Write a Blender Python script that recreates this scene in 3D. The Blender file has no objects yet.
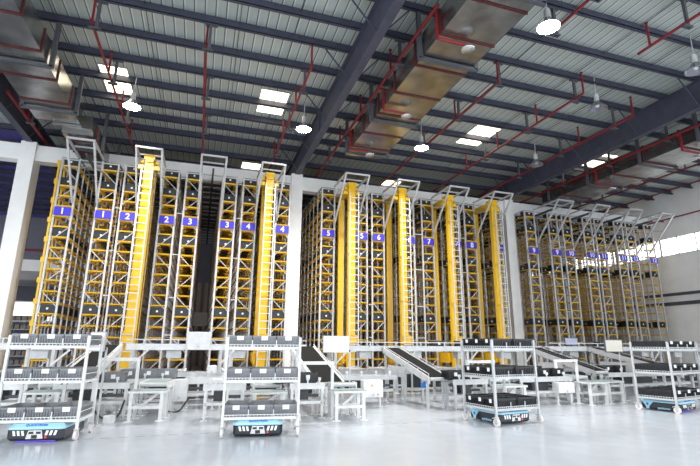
import bpy, math, random
from mathutils import Vector, Matrix
random.seed(7)
SC = bpy.context.scene
COL = SC.collection
PI = math.pi

# ---------------------------------------------------------------- helpers
class MB:
    """collects shapes; build() links them as ONE mesh object"""
    def __init__(s): s.v = []; s.f = []; s.m = []; s.sm = []
    def add(s, vs, fs, mi=0, smooth=False):
        o = len(s.v); s.v += [tuple(p) for p in vs]
        for f in fs:
            s.f.append(tuple(o + i for i in f)); s.m.append(mi); s.sm.append(smooth)
        return s
    def box(s, x0, x1, y0, y1, z0, z1, mi=0):
        return s.add([(x0,y0,z0),(x1,y0,z0),(x1,y1,z0),(x0,y1,z0),(x0,y0,z1),(x1,y0,z1),(x1,y1,z1),(x0,y1,z1)],
                     [(0,3,2,1),(4,5,6,7),(0,1,5,4),(1,2,6,5),(2,3,7,6),(3,0,4,7)], mi)
    def bar(s, p, q, w, h=None, mi=0, up=None):
        h = w if h is None else h
        p = Vector(p); q = Vector(q); d = (q - p).normalized()
        u = Vector(up) if up else (Vector((0,0,1)) if abs(d.z) < .95 else Vector((0,1,0)))
        a = d.cross(u).normalized() * (w/2); b = a.cross(d).normalized() * (h/2)
        vs = []
        for c in (p, q):
            vs += [c-a-b, c+a-b, c+a+b, c-a+b]
        return s.add(vs, [(0,3,2,1),(4,5,6,7),(0,1,5,4),(1,2,6,5),(2,3,7,6),(3,0,4,7)], mi)
    def tube(s, p, q, r, n=8, r2=None, mi=0, caps=True):
        p = Vector(p); q = Vector(q); d = (q - p).normalized(); r2 = r if r2 is None else r2
        u = Vector((0,0,1)) if abs(d.z) < .95 else Vector((1,0,0))
        a = d.cross(u).normalized(); b = a.cross(d).normalized()
        vs = []
        for c, rr in ((p, r), (q, r2)):
            for i in range(n):
                t = 2*PI*i/n; vs.append(c + a*(rr*math.cos(t)) + b*(rr*math.sin(t)))
        s.add(vs, [(i, (i+1) % n, n+(i+1) % n, n+i) for i in range(n)], mi, True)
        if caps: s.add(vs, [tuple(range(n))[::-1], tuple(range(n, 2*n))], mi)
        return s
    def path(s, pts, r, n=8):
        for a, b in zip(pts, pts[1:]): s.tube(a, b, r, n)
        return s
    def lathe(s, prof, c=(0,0,0), n=20, mi=0):
        vs = []
        for r, z in prof:
            for i in range(n):
                t = 2*PI*i/n; vs.append((c[0]+r*math.cos(t), c[1]+r*math.sin(t), c[2]+z))
        fs = []
        for k in range(len(prof)-1):
            for i in range(n):
                j = (i+1) % n; fs.append((k*n+i, k*n+j, (k+1)*n+j, (k+1)*n+i))
        return s.add(vs, fs, mi, True)
    def prism(s, poly, axis, t0, t1, mi=0):
        """poly in the plane normal to axis ('x': (y,z), 'y': (x,z), 'z': (x,y))"""
        def P(a, b, t): return {'x': (t,a,b), 'y': (a,t,b), 'z': (a,b,t)}[axis]
        n = len(poly); vs = [P(a,b,t0) for a,b in poly] + [P(a,b,t1) for a,b in poly]
        return s.add(vs, [tuple(range(n))[::-1], tuple(range(n,2*n))] + [(i,(i+1)%n,n+(i+1)%n,n+i) for i in range(n)], mi)
    def frustum(s, lo, hi, mi=0):
        """lo, hi = (x0,x1,y0,y1,z)"""
        vs = []
        for x0,x1,y0,y1,z in (lo, hi): vs += [(x0,y0,z),(x1,y0,z),(x1,y1,z),(x0,y1,z)]
        return s.add(vs, [(0,3,2,1),(4,5,6,7),(0,1,5,4),(1,2,6,5),(2,3,7,6),(3,0,4,7)], mi)
    def build(s, name, mat, parent=None, bevel=0):
        me = bpy.data.meshes.new(name); me.from_pydata(s.v, [], s.f)
        mats = mat if isinstance(mat, (list, tuple)) else [mat]
        for m in mats: me.materials.append(m)
        me.polygons.foreach_set('material_index', s.m); me.polygons.foreach_set('use_smooth', s.sm)
        import bmesh
        bm = bmesh.new(); bm.from_mesh(me); bmesh.ops.recalc_face_normals(bm, faces=bm.faces); bm.to_mesh(me); bm.free()
        me.update()
        o = bpy.data.objects.new(name, me); COL.objects.link(o)
        if parent: o.parent = parent
        if bevel:
            b = o.modifiers.new('edge', 'BEVEL'); b.width = bevel; b.segments = 2; b.limit_method = 'ANGLE'
        return o

def tag(o, label=None, cat=None, group=None, kind=None):
    if label: o['label'] = label
    if cat: o['category'] = cat
    if group: o['group'] = group
    if kind: o['kind'] = kind
    return o
def thing(name, label, cat, loc=(0,0,0), rz=0, group=None):
    o = bpy.data.objects.new(name, None); COL.objects.link(o); o.empty_display_size = .2
    o.location = loc; o.rotation_euler = (0,0,rz)
    return tag(o, label, cat, group)
KIDS = {}
def copy_tree(o, parent=None, label=None, loc=None, rz=None):
    kids = [c for c in bpy.data.objects if c.parent == o]
    c = o.copy(); COL.objects.link(c); c.parent = parent
    if label: c['label'] = label
    if loc is not None: c.location = loc
    if rz is not None: c.rotation_euler = (0,0,rz)
    for k in kids: copy_tree(k, c)
    return c
def struct(name, mb, mat, label=None):
    o = mb.build(name, mat); tag(o, label, None, None, 'structure'); return o
ORD = ['first','second','third','fourth','fifth','sixth','seventh','eighth','ninth','tenth','eleventh','twelfth','thirteenth','fourteenth','fifteenth','sixteenth','seventeenth','eighteenth']

# ---------------------------------------------------------------- materials
def mat(name, col, rough=.5, metal=0., var=.12, scale=6., bump=0., spec=.5, coat=0.):
    m = bpy.data.materials.new(name); m.use_nodes = True; nt = m.node_tree; N = nt.nodes; L = nt.links
    b = N['Principled BSDF']; b.inputs['Roughness'].default_value = rough; b.inputs['Metallic'].default_value = metal
    b.inputs['Specular IOR Level'].default_value = spec; b.inputs['Coat Weight'].default_value = coat
    tc = N.new('ShaderNodeTexCoord'); no = N.new('ShaderNodeTexNoise'); no.inputs['Scale'].default_value = scale; no.inputs['Detail'].default_value = 5
    L.new(tc.outputs['Object'], no.inputs['Vector'])
    mr = N.new('ShaderNodeMapRange'); mr.inputs[3].default_value = 1-var; mr.inputs[4].default_value = 1+var
    mr.inputs[1].default_value = .25; mr.inputs[2].default_value = .75
    L.new(no.outputs['Fac'], mr.inputs[0])
    mx = N.new('ShaderNodeVectorMath'); mx.operation = 'SCALE'; mx.inputs[0].default_value = col[:3]
    L.new(mr.outputs[0], mx.inputs['Scale']); L.new(mx.outputs[0], b.inputs['Base Color'])
    if bump:
        bp = N.new('ShaderNodeBump'); bp.inputs['Strength'].default_value = bump; bp.inputs['Distance'].default_value = .02
        L.new(no.outputs['Fac'], bp.inputs['Height']); L.new(bp.outputs[0], b.inputs['Normal'])
    return m
def emit(name, col, st):
    m = bpy.data.materials.new(name); m.use_nodes = True; b = m.node_tree.nodes['Principled BSDF']
    b.inputs['Base Color'].default_value = (*col,1); b.inputs['Emission Color'].default_value = (*col,1); b.inputs['Emission Strength'].default_value = st
    return m
M = dict(
    white=mat('white_paint', (.74,.74,.735), .45),
    conc=mat('white_plaster', (.86,.86,.85), .8, var=.05, scale=2),
    wall=mat('wall_plaster', (.86,.855,.84), .85, var=.06, scale=1.2),
    grey=mat('grey_steel', (.54,.55,.57), .42, .25),
    pale=mat('pale_grey_steel', (.56,.57,.575), .42, .1),
    dgrey=mat('dark_steel', (.09,.095,.11), .55, .2),
    blue=mat('slate_blue_steel', (.056,.060,.092), .6, .0, .25, 3),
    yellow=mat('yellow_paint', (.74,.445,.022), .4, var=.08),
    cyellow=mat('crane_yellow_paint', (.77,.46,.014), .35, var=.06),
    red=mat('red_pipe_paint', (.22,.012,.018), .45, var=.2),
    flange=mat('dark_red_flange', (.11,.018,.02), .6, .2, .35, 12),
    galv=mat('galvanised_sheet', (.30,.30,.295), .24, .92, .4, 1.6, .25),
    black=mat('black_plastic', (.02,.021,.024), .38, var=.2),
    tote_grey_lit=mat('grey_and_daylit_black_plastic', (.235,.24,.255), .4, var=.15),  # grey of conveyor totes; on carts, daylight painted onto black totes
    belt=mat('dark_rubber_belt', (.012,.0115,.011), .9, var=.25, scale=20, spec=.15),
    green=mat('grey_green_belt', (.27,.33,.31), .6),
    sign=mat('blue_sign', (.045,.03,.55), .5, var=.04),
    paper=mat('white_sticker', (.85,.85,.85), .6, var=.02),
    cyan=mat('pale_blue_plastic', (.40,.70,.86), .3, var=.04, coat=.3),
    dblue=mat('blue_print', (.02,.16,.55), .4, var=.05),
    gloss=mat('glossy_black_panel', (.022,.024,.032), .12, .0, .1),
    silver=mat('silver_panel', (.62,.62,.62), .25, .8, .1),
    rubber=mat('white_caster_rubber', (.78,.74,.72), .5),
    pink=mat('pinkish_caster_tyre', (.62,.42,.38), .5),
    screen=emit('lit_white_screen', (.93,.94,.95), .9),
    cream=mat('cream_screen', (.74,.70,.60), .3, var=.03),
    lav=mat('lavender_screen_back', (.40,.42,.58), .4),
    glow=emit('skylight_glow', (1.,.88,.64), 3.5),
    lamp=emit('lamp_glow', (1.,.98,.96), 60.),
    shade=mat('lamp_aluminium', (.42,.43,.48), .22, .85, .05),
    pane=emit('window_daylight', (.94,.97,1.), 2.6),
    purple=emit('violet_led', (.20,.10,1.), .5),
    redled=emit('red_button', (1.,.05,.04), .5),
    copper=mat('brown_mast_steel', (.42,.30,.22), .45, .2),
    bin=mat('brown_grey_bins', (.24,.21,.19), .7, var=.5, scale=9),
)
# floor: glossy pale epoxy, fine scuffs
def floor_mat():
    m = mat('epoxy_floor', (.51,.54,.585), .16, var=.07, scale=.5, spec=.5); nt = m.node_tree; N = nt.nodes; L = nt.links
    n2 = N.new('ShaderNodeTexNoise'); n2.inputs['Scale'].default_value = 3; n2.inputs['Detail'].default_value = 8
    tc = N.new('ShaderNodeTexCoord'); L.new(tc.outputs['Object'], n2.inputs['Vector'])
    r = N.new('ShaderNodeMapRange'); r.inputs[3].default_value = .10; r.inputs[4].default_value = .30
    L.new(n2.outputs['Fac'], r.inputs[0]); L.new(r.outputs[0], N['Principled BSDF'].inputs['Roughness'])
    return m
def roof_mat():
    m = bpy.data.materials.new('ribbed_roof_sheet'); m.use_nodes = True; nt = m.node_tree; N = nt.nodes; L = nt.links
    b = N['Principled BSDF']; b.inputs['Roughness'].default_value = .6
    tc = N.new('ShaderNodeTexCoord'); sp = N.new('ShaderNodeSeparateXYZ'); L.new(tc.outputs['Object'], sp.inputs[0])
    def seam(period, width):
        d = N.new('ShaderNodeMath'); d.operation = 'DIVIDE'; d.inputs[1].default_value = period; L.new(sp.outputs['X'], d.inputs[0])
        f = N.new('ShaderNodeMath'); f.operation = 'FRACT'; L.new(d.outputs[0], f.inputs[0])
        c = N.new('ShaderNodeMath'); c.operation = 'LESS_THAN'; c.inputs[1].default_value = width/period; L.new(f.outputs[0], c.inputs[0])
        return c
    s1 = seam(.30,.035); s3 = seam(.30,.075)
    no = N.new('ShaderNodeTexNoise'); no.inputs['Scale'].default_value = .8; no.inputs['Detail'].default_value = 6; L.new(tc.outputs['Object'], no.inputs['Vector'])
    cr = N.new('ShaderNodeValToRGB'); cr.color_ramp.elements[0].color = (.43,.48,.45,1); cr.color_ramp.elements[1].color = (.57,.61,.57,1)
    L.new(no.outputs['Fac'], cr.inputs[0])
    m1 = N.new('ShaderNodeMix'); m1.data_type = 'RGBA'; L.new(s3.outputs[0], m1.inputs[0]); L.new(cr.outputs[0], m1.inputs[6]); m1.inputs[7].default_value = (.68,.71,.68,1)
    m2 = N.new('ShaderNodeMix'); m2.data_type = 'RGBA'; L.new(s1.outputs[0], m2.inputs[0]); L.new(m1.outputs[2], m2.inputs[6]); m2.inputs[7].default_value = (.13,.145,.145,1)
    L.new(m2.outputs[2], b.inputs['Base Color'])
    return m
M['bwall'] = mat('shade_dark_wall', (.20,.20,.24), .8)  # dark colour stands in for the unlit depth behind the racks
M['cgrey'] = mat('mid_grey_paint', (.36,.36,.37), .45)
M['floor'] = floor_mat(); M['roof'] = roof_mat()

# ---------------------------------------------------------------- text
_tx = {}
def text_mesh(body, size, m, depth=.006):
    k = (body, size, m.name)
    if k not in _tx:
        cu = bpy.data.curves.new('lettering', 'FONT'); cu.body = body; cu.size = size; cu.align_x = 'CENTER'; cu.align_y = 'CENTER'; cu.extrude = depth; cu.offset = size*.02
        t = bpy.data.objects.new('lettering', cu); COL.objects.link(t)
        dg = bpy.context.evaluated_depsgraph_get(); me = bpy.data.meshes.new_from_object(t.evaluated_get(dg))
        bpy.data.objects.remove(t); bpy.data.curves.remove(cu)
        me.materials.clear(); me.materials.append(m); _tx[k] = me
    return _tx[k]
def text(name, body, size, m, parent, loc, rot=(PI/2,0,0)):
    o = bpy.data.objects.new(name, text_mesh(body, size, m)); COL.objects.link(o); o.parent = parent; o.location = loc; o.rotation_euler = rot
    return o

# ================================================================ SETTING
ROOF = 11.1; XW = 27.3; XL = -24.0; YB = 40.0; YF = -3.5
struct('floor', MB().box(XL-6, XW+.3, YF-8, YB+.3, -.2, 0), M['floor'], 'glossy pale grey epoxy warehouse floor')
struct('ceiling', MB().box(XL, XW+.3, YF, YB+.3, ROOF, ROOF+.1), M['roof'], 'ribbed grey green metal roof sheeting on dark purlins')
struct('wall_back', MB().box(XL, XW+.3, YB, YB+.3, 0, ROOF), M['bwall'], 'far back wall behind the storage racks')
wr = MB()
wr.box(XW, XW+.25, YF, YB, 0, 7.05).box(XW, XW+.25, YF, YB, 8.18, ROOF)
wr.box(XW, XW+.25, YF, 4, 7.05, 8.18).box(XW, XW+.25, 37, YB, 7.05, 8.18)
struct('wall_left_blocker', MB().box(XL-.3, XL, 16, YB+.3, 0, 5.0), M['bwall'], 'unseen added wall dimming the racks beside the neighbouring hall')  # unseen wall added to darken the rack interior, open above for light
struct('wall_right', wr, M['wall'], 'off-white plastered side wall with a high window strip')
k = 0
y = 4.0
while y < 36.9:
    k += 1
    wf = MB(); y1 = y + 3.3
    for yy in (y+.03, y+1.1, y+2.2, y1-.03): wf.box(XW+.04, XW+.12, yy-.03, yy+.03, 7.05, 8.18)
    wf.box(XW+.04, XW+.12, y, y1, 7.05, 7.11).box(XW+.04, XW+.12, y, y1, 8.12, 8.18)
    w = struct('window_%d' % k, wf, M['pale'], 'bright window bay high in the side wall')
    g = MB().box(XW+.075, XW+.085, y+.03, y1-.03, 7.08, 8.15).build('pane', M['pane'], w)
    y = y1
# facade beam and columns
struct('concrete_beam', MB().box(XL, XW, 21.0, 21.5, 9.02, 9.72), M['conc'], 'white concrete beam running over the rack openings')
for xc in (-19.0, -7.42, 4.02, 16.42):
    struct('column', MB().box(xc-.28, xc+.28, 20.85, 21.65, 0, 9.80), M['conc'], 'white square concrete column carrying the beam')
# rafters (I sections) with fly braces
for xc in (-19.0, -7.4, 4.02, 16.2):
    b = MB().box(xc-.13, xc+.13, YF, YB, 9.77, 9.80).box(xc-.13, xc+.13, YF, YB, 10.77, 10.80).box(xc-.015, xc+.015, YF, YB, 9.80, 10.77)
    for yy in (0, 8, 16.2, 24, 32): b.box(xc-.12, xc+.12, yy-.02, yy+.02, 9.80, 10.77)
    r = struct('roof_rafter', b, M['blue'], 'deep slate blue steel roof rafter')
    n = 0
    for yy in (9.86, 12.26, 15.09, 17.99, 20.44):
        for s in (-1, 1):
            MB().bar((xc+s*.1, yy, 9.85), (xc+s*.95, yy, 10.84), .035).build('fly_brace', M['blue'], r)
PUR = [2.9, 4.3, 5.7, 7.1, 8.49, 9.86, 11.13, 12.26, 13.64, 15.09, 16.51, 17.99, 19.2, 20.44, 22.3, 24.2, 25.7, 27.2, 28.7, 30.2, 31.7, 33.2, 34.7, 36.2, 37.7]
for yy in PUR:
    b = MB().box(XL, XW, yy-.012, yy+.012, 10.80, 11.08).box(XL, XW, yy-.10, yy+.012, 10.78, 10.805).box(XL, XW, yy, yy+.09, 11.06, 11.085)
    b.box(XL, XW, yy-.10, yy-.085, 10.78, 10.85)
    struct('roof_purlin', b, M['blue'], 'slate blue roof purlin under the sheeting')
# sag rods under the sheeting
for xc in (-4.9, -2.3, .35, 2.0, 6.6, 9.4, 11.9, 14.0, 19.0, 21.7, 24.5):
    struct('sag_rod', MB().tube((xc, 3, 10.99), (xc+.15, 20.44, 10.99), .014, 5), M['dgrey'], 'thin dark sag rod between purlins')
# skylights
SKY = [(-4.1,-3.2,16.0,17.85),(1.55,2.6,15.75,17.55),(11.0,12.2,15.6,17.5),(1.5,2.5,23.3,24.4),(18.4,19.7,16.2,17.8),(9.8,10.8,23.3,24.5),(19.2,20.3,24.2,25.6)]
SKYL = ['warm skylight in the roof above blue signs 1 and 2','warm skylight in the roof above the crane at sign 4','warm skylight in the roof above the crane at sign 7',
        'small warm skylight just above the white beam near sign 4','warm skylight beyond the second rafter near the side wall','warm skylight behind the bracket over sign 6',
        'skylight over the racks beyond sign 9']
for (a,b_,c,d), l in zip(SKY, SKYL):
    t = thing('roof_skylight', l, 'skylight', ((a+b_)/2,(c+d)/2,ROOF-.03), 0, 'roof skylights')
    hx, hy = (b_-a)/2, (d-c)/2
    MB().box(-hx,hx,-hy,hy,0,.02).build('glazing_panel', M['glow'], t)
    MB().box(-hx-.05,-hx,-hy,hy,-.02,.028).box(hx,hx+.05,-hy,hy,-.02,.028).box(-hx,hx,-hy-.05,-hy,-.02,.028).box(-hx,hx,hy,hy+.05,-.02,.028).build('edge_frame', M['pale'], t)
struct('ceiling_bluelit', MB().box(XL, -8.0, 22.4, YB, ROOF-.035, ROOF-.005), mat('bluelit_roof_sheet', (.10,.085,.34), .6), 'added roof sheet coloured for blue light in the neighbouring hall')  # added sheet; its blue violet stands for blue light on roof sheeting
# side wall services
for z, n, h in ((4.68,'upper',.16),(4.12,'lower',.20)):
    t = tag(MB().box(XW-.16, XW, 4, 23.5, z-h/2, z+h/2).build('cable_tray', M['dgrey']), 'dark %s cable tray running along the off-white side wall' % n, 'cable tray')
# neighbouring hall seen left of the column
struct('mezzanine_beam', MB().box(XL, -7.9, 30, 30.4, 5.55, 6.2), M['conc'], 'white floor beam in the neighbouring hall')
struct('mezzanine_slab', MB().box(XL, -7.9, 30.4, YB, 5.7, 5.95), M['conc'], 'upper floor slab in the neighbouring hall')
M['dimpane'] = emit('dim_daylight', (.95,.95,1.), .9)
wl = MB().box(-13.5,-9.6,36.0,36.06,3.0,4.2).build('window_20', M['dimpane']); tag(wl, 'bright low window in the neighbouring hall', None, None, 'structure')
MB().box(-13.6,-9.5,36.06,36.12,2.9,4.3).build('window_frame', M['pale'], wl)

# ================================================================ STORAGE RACKS
NF = 18; PITCH = .86; LEV = [.55 + .425*i for i in range(20)]; H = 8.93; W2 = .31
SKIP = {18}                                    # the open tall bay near the top has no tray
def make_rack():
    t = thing('storage_rack', 'x', 'storage rack', (0,20,0), 0, 'storage racks in the aisles')
    for k in range(NF):
        b = MB()
        q = .035 if k == 0 else .022
        for s in (-1, 1): b.box(s*W2-q, s*W2+q, k*PITCH, k*PITCH+2*q, 0, H)
        b.box(-W2, W2, k*PITCH+.01, k*PITCH+.06, H-.06, H)
        if k == 0:
            z = .35; s = 1
            while z < H-.8:
                b.bar((-s*W2, k*PITCH+.035, z), (s*W2, k*PITCH+.035, z+.62), .028); s = -s; z += .82 if k else .85
        b.build('upright_frame', M['grey'], t)
    for i, z in enumerate(LEV):
        if i in SKIP: continue
        MB().frustum((-.26,.26,.0,.26,z-.055),(-.285,.285,-.02,.28,z)).build('front_tray', M['yellow'], t)
        r = MB()
        for k in range(0, NF-1):
            for q in (-1, 1): r.box(min(q*.17,q*.335), max(q*.17,q*.335), k*PITCH+(.30 if k == 0 else .12), k*PITCH+.68, z-.07, z)
        r.box(-W2-.045,-W2-.03,0,(NF-1)*PITCH,z-.03,z-.005).box(W2+.03,W2+.045,0,(NF-1)*PITCH,z-.03,z-.005)
        r.build('tray_row', M['yellow'], t)
    for s in (-1, 1):
        MB().box(s*W2-.03, s*W2+.03, 0, (NF-1)*PITCH, H, H+.05).build('top_rail', M['grey'], t)
    return t
RX = [-5.54,-4.08,-3.18,-1.68,-.74,.80,1.71,3.24, 5.41,7.07,7.95,9.58,10.67,12.25,13.17,14.80, 17.07,18.63,19.61,21.11,21.98,23.48,24.40,25.88]
THIN = {}
proto = make_rack()
RACKS = []
for i, x in enumerate(RX):
    n = i//2 + 1; side = 'left' if i % 2 == 0 else 'right'
    r = proto if i == 0 else copy_tree(proto)
    r.location = (x, 20, 0); r['label'] = 'tall grey rack with yellow trays on the %s side of aisle %d' % (side, n)
    if i > 8:
        for c in [c for c in bpy.data.objects if c.parent == r and c.name.startswith('tray_row')]:
            key = c.data.name
            if key not in THIN:
                zz = max(v.co.z for v in c.data.vertices); b = MB()
                for k in range(0, NF-1):
                    for q in (-1, 1): b.box(min(q*.2,q*.32), max(q*.2,q*.32), k*PITCH+(.30 if k == 0 else .2), k*PITCH+.55, zz-.035, zz)
                for q in (-1, 1): b.box(min(q*.31,q*.325), max(q*.31,q*.325), 0, (NF-1)*PITCH, zz-.03, zz-.01)
                b.box(-.325,.325,(NF-1)*PITCH-.02,(NF-1)*PITCH,zz-.03,zz-.01)
                tmp = b.build('tray_row', M['yellow']); THIN[key] = tmp.data; bpy.data.objects.remove(tmp)
            c.data = THIN[key]
    RACKS.append(r)
for i, x in enumerate(RX):
    n = i//2 + 1; r = RACKS[i]
    s = MB().box(-.29,.29,-.10,-.075,6.49,6.83).build('number_sign', M['sign'], r); s['label'] = 'blue sign with white number %d' % n
    text('number', str(n), .36, M['paper'], s, (0,-.102,6.655))
    if i % 2 == 0 and i not in (0, 8, 16):
        gap = RX[i]-RX[i-1]
        for z in (1.9, 3.4, 5.2, 7.0, 8.6):
            MB().box(-gap+W2+.06, -W2, .01, .04, z, z+.035).build('row_spacer', M['pale'], r)
# yellow end frame on the outer side of the first rack
e = MB().box(-.44,-.37,.0,.08,0,8.8).box(-.44,-.37,.75,.85,0,8.7)
for z in [ .6+.8*i for i in range(11)]: e.box(-.48,-.35,-.03,.12,z,z+.2)
eo = e.build('end_post', M['yellow'], RACKS[0]); eo['label'] = 'yellow end post with mounting boxes'

# stored totes (dark) on four rows of the racks
def tote_parts(w, d, h, m, label_face=True, ribs=7, lab=(.1,.075), lz=.72):
    """open-topped crate centred in x,y with base at z=0; front is -y"""
    t = .012; b = MB()
    bw, bd = w*.94, d*.94
    def ring(x, y, z): return [(-x,-y,z),(x,-y,z),(x,y,z),(-x,y,z)]
    vs = ring(bw/2,bd/2,0) + ring(w/2,d/2,h) + ring(w/2-t,d/2-t,h) + ring(bw/2-t,bd/2-t,.02)
    fs = [(0,3,2,1)]
    for a in (0,4,8):
        for i in range(4):
            j = (i+1) % 4; fs.append((a+i,a+j,a+4+j,a+4+i))
    fs.append((12,13,14,15)); b.add(vs, fs)
    body = b
    rim = MB()
    for z0, z1, o in ((h-.03,h,.012),(h*.80,h*.84,.008)):
        rim.box(-w/2-o,w/2+o,-d/2-o,-d/2+t,z0,z1).box(-w/2-o,w/2+o,d/2-t,d/2+o,z0,z1).box(-w/2-o,-w/2+t,-d/2,d/2,z0,z1).box(w/2-t,w/2+o,-d/2,d/2,z0,z1)
    for i in range(ribs):
        x = -w/2 + w*(i+.5)/ribs
        for s in (-1, 1): rim.box(x-.006, x+.006, min(s*(d/2-.01),s*(d/2+.010)), max(s*(d/2-.01),s*(d/2+.010)), .02, h*.82)
    for i in range(max(3, int(ribs*d/w))):
        y = -d/2 + d*(i+.5)/max(3, int(ribs*d/w))
        for s in (-1, 1): rim.box(min(s*(w/2-.01),s*(w/2+.010)), max(s*(w/2-.01),s*(w/2+.010)), y-.006, y+.006, .02, h*.82)
    lb = MB().box(-lab[0]/2, lab[0]/2, -d/2-.018, -d/2-.010, h*lz-lab[1]/2, h*lz+lab[1]/2)
    return body, rim, lb
def make_tote(name, w, d, h, m, group, **k):
    bd, rm, lb = tote_parts(w, d, h, m, **k)
    t = thing(name, 'x', 'tote', (0,0,0), 0, group)
    bd.build('crate_body', m, t); rm.build('ribbed_rim', m, t); lb.build('label_sticker', M['paper'], t)
    return t
rt = make_tote('storage_tote', .50, .42, .33, M['black'], 'black totes stored in the racks', lab=(.07,.07), lz=.5)
first = True
ROWS = [(19,'top row'),(17,'row above the blue sign'),(12,'row under the blue sign'),(5,'row low in the rack')]
DEEP = {0:10, 8:8, 16:6}
for i, x in enumerate(RX):
    n = i//2+1; side = 'left' if i % 2 == 0 else 'right'
    nd = DEEP.get(i, 3 if i < 8 else 2)
    for lv, rn in ROWS:
        for k in range(nd):
            o = rt if first else copy_tree(rt); first = False
            o.location = (x, 20.25 + (0 if k == 0 else .06) + k*PITCH, LEV[lv]+.004)
            o['label'] = 'black tote %s from the front, %s, %s rack of aisle %d' % (ORD[k], rn, side, n)

# guide rails, ties and front brackets over every aisle
AIS = [(RX[2*i]+RX[2*i+1])/2 for i in range(12)]
def make_guide(y0):
    t = thing('crane_guide_rail', 'x', 'guide rail', (0,18.2,8.7), 0, 'overhead crane guide rails')
    MB().box(-.04,.04,y0,16.6,.10,.20).build('rail', M['dgrey'], t)
    for k in range(NF):
        MB().box(-.40,.40,1.82+k*PITCH,1.86+k*PITCH,.205,.25).build('cross_tie', M['grey'], t)
    return t
def make_bracket(gap):
    hw = gap/2 - .28
    t = thing('overhead_bracket', 'x', 'bracket', (0,20,0), 0, 'steel brackets over the aisle mouths')
    zt = 9.05; yf = -1.9
    for s in (-1, 1):
        MB().bar((s*hw,0,zt-.02),(s*hw,yf,zt),.07).build('top_arm', M['grey'], t)
        MB().bar((s*hw,yf,zt-.03),(s*hw,-.06,7.05),.07).build('diagonal_strut', M['grey'], t)
        MB().bar((s*hw,-1.15,zt-.85),(s*hw,-.04,zt-.55),.045).build('short_brace', M['grey'], t)
    MB().box(-hw-.035,hw+.035,yf-.035,yf+.035,zt-.035,zt+.035).build('front_bar', M['grey'], t)
    MB().box(-hw,hw,yf+.75,yf+.81,zt-.03,zt+.03).build('cross_bar', M['grey'], t)
    return t
g0 = {}
for i, x in enumerate(AIS):
    y0 = 3.2 if i in (1,3,4,5,6,7) else .9
    g = copy_tree(g0[y0]) if y0 in g0 else make_guide(y0); g0.setdefault(y0, g)
    g.location = (x, 18.2, 8.7); g['label'] = 'dark overhead guide rail with grey ties above aisle %d' % (i+1)
    b = make_bracket(RX[2*i+1]-RX[2*i]); b.location = (x, 20, 0)
    b['label'] = 'grey tubular bracket sticking out over the mouth of aisle %d' % (i+1)

# ================================================================ STACKER CRANES
def make_crane():
    t = thing('stacker_crane', 'x', 'stacker crane', (0,18.9,0), 0, 'yellow stacker cranes')
    m = M['cyellow']
    MB().box(-.16,.16,0,.20,.35,8.72).build('front_mast', m, t)
    MB().box(-.14,.14,1.66,1.80,.35,8.6).build('rear_mast', m, t)
    b = MB().box(-.15,.15,-.05,2.2,8.62,8.84); b.box(-.20,.20,-.06,.42,8.72,8.92)
    b.build('top_beam', m, t)
    for s in (-1,1):
        MB().box(s*.30-.1, s*.30+.1, .05, .25, 8.35, 8.5).tube((s*.2,.15,8.66),(s*.34,.15,8.66),.07,10).build('guide_roller', m, t)
    MB().box(-.22,.22,-.25,2.4,.10,.36).build('base_beam', m, t)
    for yy in (-.05, 2.2): MB().tube((-.06,yy,.14),(.06,yy,.14),.135,14).build('wheel', M['dgrey'], t)
    for s in (-1, 1): MB().box(s*.2-.02, s*.2+.02, -.36, -.32, .5, 8.3).build('ladder_stile', M['pale'], t)
    for k in range(26): MB().box(-.2,.2,-.35,-.325,.7+k*.295,.73+k*.295).build('ladder_rung', M['pale'], t)
    for z in (1.5, 3.5, 5.5, 7.5):
        MB().box(-.2,-.16,-.34,.02,z,z+.04).box(.16,.2,-.34,.02,z,z+.04).box(-.2,.2,-.02,-.001,z,z+.04).build('ladder_bracket', m, t)
    MB().box(-.27,.27,.5,1.55,.8,.9).box(-.27,-.2,.3,1.7,.8,1.25).box(.2,.27,.3,1.7,.8,1.25).build('load_carriage', m, t)
    MB().box(-.22,.22,-.26,.0,1.62,2.0).build('control_box', m, t)
    MB().tube((.26,.18,.5),(.26,.18,8.6),.025,6).build('hoist_cable', M['dgrey'], t)
    return t
crane = None
CR = [(2,-2.43,18.55),(4,2.44,18.9),(5,6.24,18.9),(6,8.76,18.85),(7,11.43,19.0),(8,13.98,18.95)]
for n, x, y in CR:
    c = make_crane() if crane is None else copy_tree(crane); crane = crane or c
    c.location = (x, y, 0); c['label'] = 'yellow two-mast stacker crane with grey ladder at mouth of aisle %d' % n
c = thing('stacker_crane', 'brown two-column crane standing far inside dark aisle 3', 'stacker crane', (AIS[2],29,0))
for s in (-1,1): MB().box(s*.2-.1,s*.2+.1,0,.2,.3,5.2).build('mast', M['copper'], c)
MB().box(-.40,.40,-.1,.3,2.6,3.4).build('load_carriage', M['white'], c); MB().box(-.3,.3,-.3,.5,0,.3).build('base_beam', M['copper'], c)  # white carriage stands for the lit patch deep in the aisle

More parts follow.
